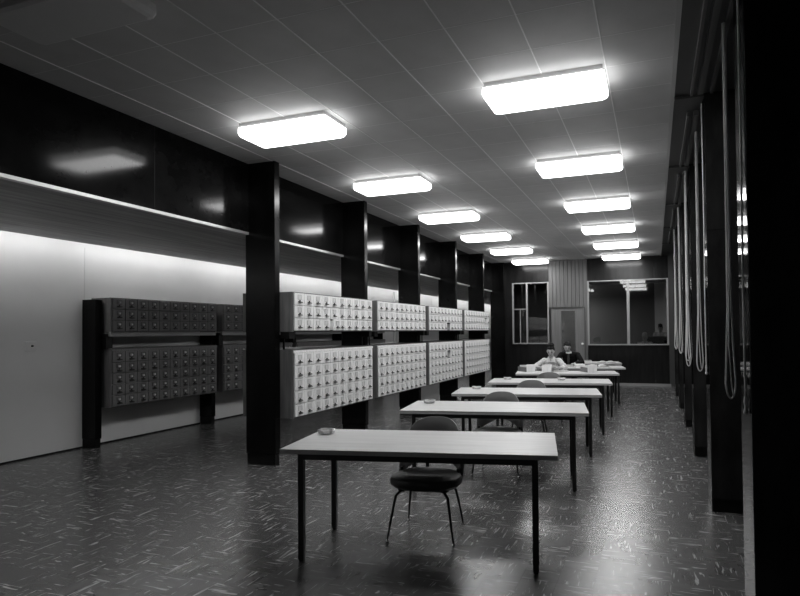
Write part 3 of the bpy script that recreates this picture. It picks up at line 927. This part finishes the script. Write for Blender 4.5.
# office beyond the glass
OY = 22.6
sbox('floor_office', M['underlay'], XF+0.08, XR+0.1, Y+0.1, OY, -0.05, 0.0, label='floor of the office behind the glass')
sbox('ceiling_office', M['office'], XF+0.08, XR+0.1, Y+0.1, OY+0.1, 3.3, 3.4, label='ceiling of the office behind the glass')
sbox('wall_office_back', M['office'], XF+0.08, 0.0, OY, OY+0.1, 0, 3.3, label='dim wall at the back of the office')
sbox('wall_office_lit', M['office_lit'], 0.0, XR+0.1, OY, OY+0.1, 0, 3.3, label='lit patch of the office back wall, its light painted as a paler tone')
sbox('wall_office_right', M['office'], XR, XR+0.1, Y+0.1, OY, 0, 3.3, label='side wall of the office')
sbox('trim_7', M['office'], XF+0.08, -2.9, Y+1.5, Y+1.6, 0, 3.3, label='dim screen behind the narrow window')
ol = thing('office_fill_lamp', 'added lamp brightening the office behind the glass, hidden from view', 'lamp', (-2.75, OY-1.3, 2.85))  # unseen lamp added to brighten the office, kept out of the window view
MB().cbox(-0.4, 0.4, -0.18, 0.18, 0.0, 0.05, 0.01).obj('housing', M['lamp_metal'], ol)
MB().cbox(-0.37, 0.37, -0.15, 0.15, -0.03, 0.0, 0.008).obj('diffuser', M['office_fill_lamp'], ol)
MB().tube([(0, 0, 0.05), (0, 0, 0.452)], 0.008, 8).obj('stem', M['lamp_metal'], ol)
dk = thing('office_counter', 'dark low cabinet behind the wide office window', 'cabinet', (0.12, 20.2, 0))
MB().cbox(-0.42, 0.55, -0.25, 0.25, 0.06, 1.36, 0.006).obj('body', M['black_matt'], dk)
MB().box(-0.44, 0.57, -0.27, 0.27, 1.36, 1.39).obj('top', M['top'], dk)
MB().box(-0.40, 0.53, -0.22, 0.22, 0, 0.06).obj('plinth', M['iron'], dk)

# ------------------------------------------------------------------ people
def ellip(b, c, r, rot=None, n=20, m_=14, fn=None):
    v, f = [], []
    Rm = rot or Matrix.Identity(3)
    for i in range(1, m_):
        th = PI*i/m_
        for k in range(n):
            ph = 2*PI*k/n
            d_ = Vector((math.sin(th)*math.cos(ph), math.sin(th)*math.sin(ph), math.cos(th)))
            p = Vector((d_.x*r[0], d_.y*r[1], d_.z*r[2]))
            if fn: p = fn(d_, p)
            v.append(Vector(c) + Rm @ p)
    for s, z in ((0, 1), (1, -1)):
        d_ = Vector((0, 0, z)); p = Vector((0, 0, z*r[2]))
        if fn: p = fn(d_, p)
        v.append(Vector(c) + Rm @ p)
    T, B = len(v)-2, len(v)-1
    for i in range(m_-2):
        for k in range(n):
            f.append((i*n+k, (i+1)*n+k, (i+1)*n+(k+1) % n, i*n+(k+1) % n))
    for k in range(n):
        f.append((T, k, (k+1) % n)); f.append((B, (m_-2)*n+(k+1) % n, (m_-2)*n+k))
    b.add(v, f)
def bone(b, p, q, r0, r1, flat=1.0):
    p, q = Vector(p), Vector(q)
    for s in range(7):
        t = s/6
        r = r0+(r1-r0)*t
        if s in (0, 6): ellip(b, p.lerp(q, t), (r, r, r), n=12, m_=8)
    b.tube([p, q], [r0, r1], 14)
def remesh(b, name, mats, parent, vox, smooth=6, extra=None):
    me = b.mesh(name+'_raw', mats)
    o = bpy.data.objects.new(name+'_raw', me); C.objects.link(o)
    md = o.modifiers.new('r', 'REMESH'); md.mode = 'VOXEL'; md.voxel_size = vox; md.use_smooth_shade = True
    ms = o.modifiers.new('s', 'SMOOTH'); ms.factor = 0.5; ms.iterations = smooth
    dg = bpy.context.evaluated_depsgraph_get()
    nm = bpy.data.meshes.new_from_object(o.evaluated_get(dg))
    nm.name = name
    bpy.data.objects.remove(o, do_unlink=True)
    nm.materials.clear()
    nm.materials.append(mats)
    return link(name, nm, parent)
def head_fn(d_, p):
    # face looks along -y
    x, y, z = p
    zz = d_.z
    if zz < 0:
        x *= 1 - 0.30*(-zz)**1.3; 
        if d_.y > 0: y *= 1 - 0.45*(-zz)
    fr = max(0, -d_.y)
    g_ = lambda cx_, cz_, sx_, sz_: math.exp(-((d_.x-cx_)/sx_)**2 - ((zz-cz_)/sz_)**2)*(fr > 0)
    y -= 0.024*g_(0, -0.12, 0.13, 0.20)          # nose
    y -= 0.006*g_(0, 0.30, 0.5, 0.12)            # brow
    y += 0.010*(g_(0.33, 0.07, 0.18, 0.13)+g_(-0.33, 0.07, 0.18, 0.13))
    y -= 0.007*g_(0, -0.47, 0.25, 0.08)          # lips
    y -= 0.010*g_(0, -0.78, 0.3, 0.15)           # chin
    return Vector((x, y, z))
def hand(b, wrist, direc, down, side, curl=0.5):
    """palm and five bent fingers; side = +1 puts the thumb on the +cross side"""
    wv, dv = Vector(wrist), Vector(direc).normalized()
    nv = (Vector(down) - dv*Vector(down).dot(dv)).normalized()
    lv = dv.cross(nv)*side
    for k, off in enumerate((0.030, 0.010, -0.010, -0.028)):
        base = wv + dv*0.085 + lv*off
        bone(b, wv + dv*0.015 + lv*off*0.6, base, 0.014, 0.012)
        L_ = (0.072, 0.080, 0.074, 0.058)[k]
        a1_, a2_ = curl*0.6, curl*1.5
        p1 = base + (dv*math.cos(a1_) + nv*math.sin(a1_))*L_*0.5
        p2 = p1 + (dv*math.cos(a2_) + nv*math.sin(a2_))*L_*0.5
        bone(b, base, p1, 0.0098, 0.0088); bone(b, p1, p2, 0.0088, 0.0075)
    t0 = wv + dv*0.02 + lv*0.022
    t1 = t0 + (dv*0.7 + lv*0.65 + nv*0.3).normalized()*0.045
    t2 = t1 + (dv*0.9 + lv*0.1 + nv*0.5).normalized()*0.035
    bone(b, t0, t1, 0.013, 0.011); bone(b, t1, t2, 0.011, 0.009)

def person(label, base, J, sex, head_c, head_rot, cloth):
    """J: joint positions in world space; origin at base on the floor"""
    B0 = Vector(base)
    t = thing('person', label, 'person', base, group=None)
    q = {k: Vector(v_) - B0 for k, v_ in J.items()}
    hc = Vector(head_c) - B0
    b = MB()
    Rh = Euler(head_rot).to_matrix()
    ellip(b, hc, (0.074, 0.092, 0.112), Rh, 36, 28, head_fn)
    for s in (-1, 1):  # ears
        ellip(b, hc + Rh @ Vector((s*0.074, 0.012, -0.005)), (0.010, 0.018, 0.030), Rh, 10, 8)
    bone(b, q['neck'], hc + Rh @ Vector((0, 0.03, -0.05)), 0.052, 0.048)
    bone(b, q['chest'], q['neck'], 0.10, 0.055)
    def torso(bb, add):
        d_ = (q['chest']-q['pelvis'])
        for k in range(7):
            f_ = k/6
            p = q['pelvis'].lerp(q['chest'], f_)
            wdt = (0.165, 0.15, 0.135, 0.138, 0.155, 0.170, 0.150)[k] if sex == 'm' else (0.17, 0.15, 0.122, 0.125, 0.140, 0.150, 0.130)[k]
            dp = (0.12, 0.11, 0.10, 0.105, 0.115, 0.115, 0.09)[k]
            ellip(bb, p, (wdt+add, dp+add, 0.075+add), n=20, m_=12)
        bone(bb, q['sl'], q['sr'], 0.055+add, 0.055+add)
        bone(bb, q['chest'], (q['neck']*0.75+q['chest']*0.25), 0.09+add, 0.055+add)
        if sex == 'f':
            ellip(bb, q['pelvis'].lerp(q['chest'], 0.74) + Vector((0, -0.062, 0)), (0.125+add, 0.068+add, 0.085+add), n=18, m_=12)
    torso(b, 0)
    for s in ('l', 'r'):
        bone(b, q['s'+s], q['e'+s], 0.048, 0.038); bone(b, q['e'+s], q['w'+s], 0.037, 0.026)
        bone(b, q['h'+s], q['k'+s], 0.085, 0.058); bone(b, q['k'+s], q['a'+s], 0.055, 0.036)
        bone(b, q['a'+s]+Vector((0, 0.02, -0.035)), q['a'+s]+Vector((0, -0.14, -0.055)), 0.036, 0.026)
        dirv = (q['w'+s]-q['e'+s]).normalized()
        tgt = q['t'+s]-q['w'+s]
        hand(b, q['w'+s], tgt, (0, -0.1, -1), 1 if s == 'r' else -1, 0.55)
    body = remesh(b, 'body', M['skin'], t, 0.0065, 4)
    # clothing
    c = MB()
    torso(c, 0.012)
    for s in ('l', 'r'):
        if cloth == 'suit':
            bone(c, q['s'+s], q['e'+s], 0.066, 0.054); bone(c, q['e'+s], q['e'+s].lerp(q['w'+s], 0.93), 0.054, 0.040)
        else:
            bone(c, q['s'+s], q['s'+s].lerp(q['e'+s], 1.0), 0.064, 0.056)
            bone(c, q['e'+s], q['e'+s].lerp(q['w'+s], 0.35), 0.056, 0.050)
    if cloth == 'suit':
        remesh(c, 'jacket', M['suit'], t, 0.010, 3)
        MB().add(*collar(q['neck'], 0.062, 0.035)).obj('shirt_collar', M['shirt'], t, smooth=True)
        b2 = MB()
        for s in ('l', 'r'):
            bone(b2, q['h'+s], q['k'+s], 0.100, 0.074); bone(b2, q['k'+s], q['a'+s]+Vector((0, 0, 0.02)), 0.070, 0.060)
        bone(b2, q['hl'], q['hr'], 0.11, 0.11)
        remesh(b2, 'trousers', M['suit'], t, 0.012, 3)
        tie = MB().add([(-.02, 0, 0), (.02, 0, 0), (.03, -.02, -.2), (0, -.02, -.24), (-.03, -.02, -.2), (-.02, .01, 0), (.02, .01, 0), (.03, -.01, -.2), (0, -.01, -.24), (-.03, -.01, -.2)],
                       [(0, 4, 3, 2, 1), (5, 6, 7, 8, 9), (0, 1, 6, 5), (1, 2, 7, 6), (2, 3, 8, 7), (3, 4, 9, 8), (4, 0, 5, 9)]).obj('tie', M['iron'], t)
        tie.location = q['neck'] + Vector((0, -0.075, -0.04))
    else:
        # gathers at the waist and cuffs
        bone(c, q['pelvis'].lerp(q['chest'], 0.15) + Vector((-0.10, -0.03, 0)), q['pelvis'].lerp(q['chest'], 0.15) + Vector((0.10, -0.03, 0)), 0.105, 0.105)
        bl = remesh(c, 'blouse', M['blouse'], t, 0.009, 3)
        tx = bpy.data.textures.get('cloth_folds') or bpy.data.textures.new('cloth_folds', 'CLOUDS')
        tx.noise_scale = 0.07
        dm_ = bl.modifiers.new('folds', 'DISPLACE'); dm_.texture = tx; dm_.strength = 0.028; dm_.mid_level = 0.5; dm_.texture_coords = 'LOCAL'
        # pointed collar, button strip and turned cuffs
        n_ = q['neck']
        cb_ = MB()
        for sx in (-1, 1):
            cb_.add([n_ + Vector(p) for p in ((sx*0.004, -0.098, -0.075), (sx*0.075, -0.080, -0.085), (sx*0.082, -0.010, 0.000), (sx*0.055, -0.010, 0.030), (sx*0.048, -0.060, 0.012),
                                              (sx*0.004, -0.088, -0.075), (sx*0.075, -0.070, -0.085), (sx*0.074, -0.008, -0.006), (sx*0.050, -0.006, 0.024), (sx*0.042, -0.052, 0.006))],
                    [(0, 1, 2, 3, 4), (9, 8, 7, 6, 5), (0, 5, 6, 1), (1, 6, 7, 2), (2, 7, 8, 3), (3, 8, 9, 4), (4, 9, 5, 0)])
        cb_.tube([n_ + Vector((0.066*math.cos(a_), 0.008+0.060*math.sin(a_), 0.012)) for a_ in [math.radians(x_) for x_ in range(-20, 201, 20)]], 0.014, 8)
        cb_.obj('collar', M['shirt'], t, smooth=False)
        for k in range(4):
            bt = MB().lathe([(0.006, 0), (0.007, 0.002), (0.004, 0.004)], n=10).obj('button', M['feature'], t)
            f_ = 0.86 - 0.16*k
            bt.matrix_local = Matrix.Translation(q['pelvis'].lerp(q['chest'], f_) + Vector((0, -0.152 + 0.012*abs(k-1), 0))) @ Matrix.Rotation(PI/2, 4, 'X')
        for s in ('l', 'r'):
            a_, b_ = q['e'+s].lerp(q['w'+s], 0.30), q['e'+s].lerp(q['w'+s], 0.48)
            MB().tube([a_, a_.lerp(b_, 0.1), a_.lerp(b_, 0.9), b_], [0.052, 0.060, 0.056, 0.045], 16).obj('cuff', M['shirt'], t, smooth=True)
        b2 = MB()
        bone(b2, q['hl'], q['hr'], 0.115, 0.115)
        for s in ('l', 'r'):
            bone(b2, q['h'+s], q['k'+s]+Vector((0, 0.02, 0)), 0.110, 0.088)
        ellip(b2, (q['kl']+q['kr'])/2 + Vector((0, 0.05, 0)), (0.19, 0.10, 0.07))
        remesh(b2, 'skirt', M['skirt'], t, 0.012, 3)
    for s in ('l', 'r'):
        MB().tube([q['a'+s]+Vector((0, 0.065, -0.06)), q['a'+s]+Vector((0, 0.03, -0.052)), q['a'+s]+Vector((0, -0.06, -0.062)), q['a'+s]+Vector((0, -0.15, -0.068)), q['a'+s]+Vector((0, -0.185, -0.075))],
                  [0.022, 0.040, 0.042, 0.036, 0.018], 14).obj('shoe', M['iron'], t, smooth=True)
    # hair
    hb = MB()
    hair_g = M['hair']
    ellip(hb, hc + Rh @ Vector((0, 0.022, 0.022)), (0.084, 0.096, 0.112), Rh, 24, 18,
          lambda d_, p: Vector((p.x, p.y + (0.055*max(0, -d_.y)*max(0, 0.45-d_.z)), p.z + (0.035*max(0, -d_.z)))))
    if sex == 'f':
        ellip(hb, hc + Rh @ Vector((0, 0.045, 0.120)), (0.078, 0.070, 0.052), Rh, 18, 12)
        ellip(hb, hc + Rh @ Vector((0, -0.040, 0.092)), (0.060, 0.045, 0.030), Rh, 16, 10)
    else:
        ellip(hb, hc + Rh @ Vector((-0.01, -0.035, 0.088)), (0.066, 0.048, 0.030), Rh, 16, 10)
    remesh(hb, 'hair', hair_g, t, 0.006, 3)
    for s in (-1, 1):
        e = MB(); ellip(e, (0, 0, 0), (0.013, 0.006, 0.006), n=10, m_=8)
        eo = e.obj('eye', M['feature'], t, smooth=True); eo.matrix_local = Matrix.Translation(hc + Rh @ Vector((s*0.030, -0.080, 0.008))) @ Rh.to_4x4()
        e = MB(); ellip(e, (0, 0, 0), (0.018, 0.006, 0.004), n=10, m_=8)
        eo = e.obj('eyebrow', M['hair'], t, smooth=True); eo.matrix_local = Matrix.Translation(hc + Rh @ Vector((s*0.031, -0.088, 0.028))) @ Rh.to_4x4()
    e = MB(); ellip(e, (0, 0, 0), (0.022, 0.006, 0.006), n=12, m_=8)
    eo = e.obj('lips', M['lip'], t, smooth=True); eo.matrix_local = Matrix.Translation(hc + Rh @ Vector((0, -0.090, -0.052))) @ Rh.to_4x4()
    return t
def collar(c, r, h):
    n = 16; v = []
    for z, rr_ in ((-h, r*1.15), (0.0, r), (0.004, r-0.006), (-h, r*1.15-0.008)):
        for k in range(n):
            a = 2*PI*k/n
            v.append((c.x+rr_*math.cos(a), c.y+rr_*math.sin(a), c.z+z+0.02+0.012*math.sin(a)))
    f = [(i*n+k, i*n+(k+1) % n, ((i+1) % 4)*n+(k+1) % n, ((i+1) % 4)*n+k) for i in range(4) for k in range(n)]
    return v, f

person('woman with pinned-up dark hair and pale blouse, head bent over a card drawer', (-2.05, 12.46, 0),
       dict(pelvis=(-2.05, 12.50, 0.575), chest=(-2.05, 12.36, 0.93), neck=(-2.045, 12.30, 1.035),
            sl=(-2.205, 12.36, 0.965), sr=(-1.895, 12.36, 0.965), el=(-2.38, 12.17, 0.84), er=(-1.74, 12.15, 0.835),
            wl=(-2.22, 11.97, 0.855), wr=(-1.86, 11.96, 0.85), tl=(-2.08, 11.90, 0.875), tr=(-1.97, 11.90, 0.875),
            hl=(-2.14, 12.48, 0.565), hr=(-1.96, 12.48, 0.565), kl=(-2.16, 12.06, 0.55), kr=(-1.94, 12.06, 0.55),
            al=(-2.15, 12.10, 0.10), ar=(-1.95, 12.12, 0.10)),
       'f', (-2.045, 12.22, 1.175), (0.42, 0, 0.05), 'blouse')
person('dark-haired man in a dark suit leaning over books, behind the woman', (-1.93, 14.45, 0),
       dict(pelvis=(-1.93, 14.50, 0.58), chest=(-1.94, 14.32, 0.98), neck=(-1.95, 14.24, 1.08),
            sl=(-2.14, 14.30, 1.02), sr=(-1.75, 14.32, 1.02), el=(-2.24, 14.06, 0.84), er=(-1.62, 14.12, 0.85),
            wl=(-2.06, 13.84, 0.84), wr=(-1.76, 13.88, 0.84), tl=(-1.98, 13.75, 0.83), tr=(-1.82, 13.80, 0.83),
            hl=(-2.03, 14.48, 0.575), hr=(-1.83, 14.48, 0.575), kl=(-2.06, 14.03, 0.56), kr=(-1.80, 14.03, 0.56),
            al=(-2.05, 14.06, 0.10), ar=(-1.82, 14.06, 0.10)),
       'm', (-1.97, 14.14, 1.21), (0.50, 0.08, 0.25), 'suit')
# two office workers beyond the glass
def worker(label, base, hz, sex, hair_pale, rot):
    x, y, _ = base
    def J(dx, dy, z): return (x+dx, y+dy, z)
    p = person(label, base, dict(pelvis=J(0, 0.05, hz-0.72), chest=J(0, 0, hz-0.30), neck=J(0, -0.02, hz-0.18),
            sl=J(-0.17, 0, hz-0.25), sr=J(0.17, 0, hz-0.25), el=J(-0.22, -0.05, hz-0.52), er=J(0.22, -0.05, hz-0.52),
            wl=J(-0.16, -0.26, hz-0.58), wr=J(0.16, -0.26, hz-0.58), tl=J(-0.12, -0.36, hz-0.58), tr=J(0.12, -0.36, hz-0.58),
            hl=J(-0.09, 0.03, hz-0.74), hr=J(0.09, 0.03, hz-0.74), kl=J(-0.10, -0.01, 0.47), kr=J(0.10, -0.01, 0.47),
            al=J(-0.10, 0.02, 0.10), ar=J(0.10, 0.02, 0.10)), sex, (x, y-0.04, hz-0.07), rot, 'suit' if sex == 'm' else 'blouse')
    if hair_pale:
        for c in kids(p):
            if c.name.startswith('hair'):
                c.data.materials.clear(); c.data.materials.append(M['hair_pale'])
    return p
worker('pale-haired office worker seen low through the wide window', (-0.30, 19.1, 0), 1.42, 'f', True, (0.35, 0, -0.5))
worker('dark-haired office worker standing behind the low cabinet beyond the glass', (0.17, 21.1, 0), 1.70, 'f', False, (0.25, 0, 0))

# ------------------------------------------------------------------ room behind the viewpoint
sbox('wall_near', M['plaster'], XL, XR+0.1, YN-0.1, YN, 0, ZC+0.1, label='plain wall behind the viewpoint')
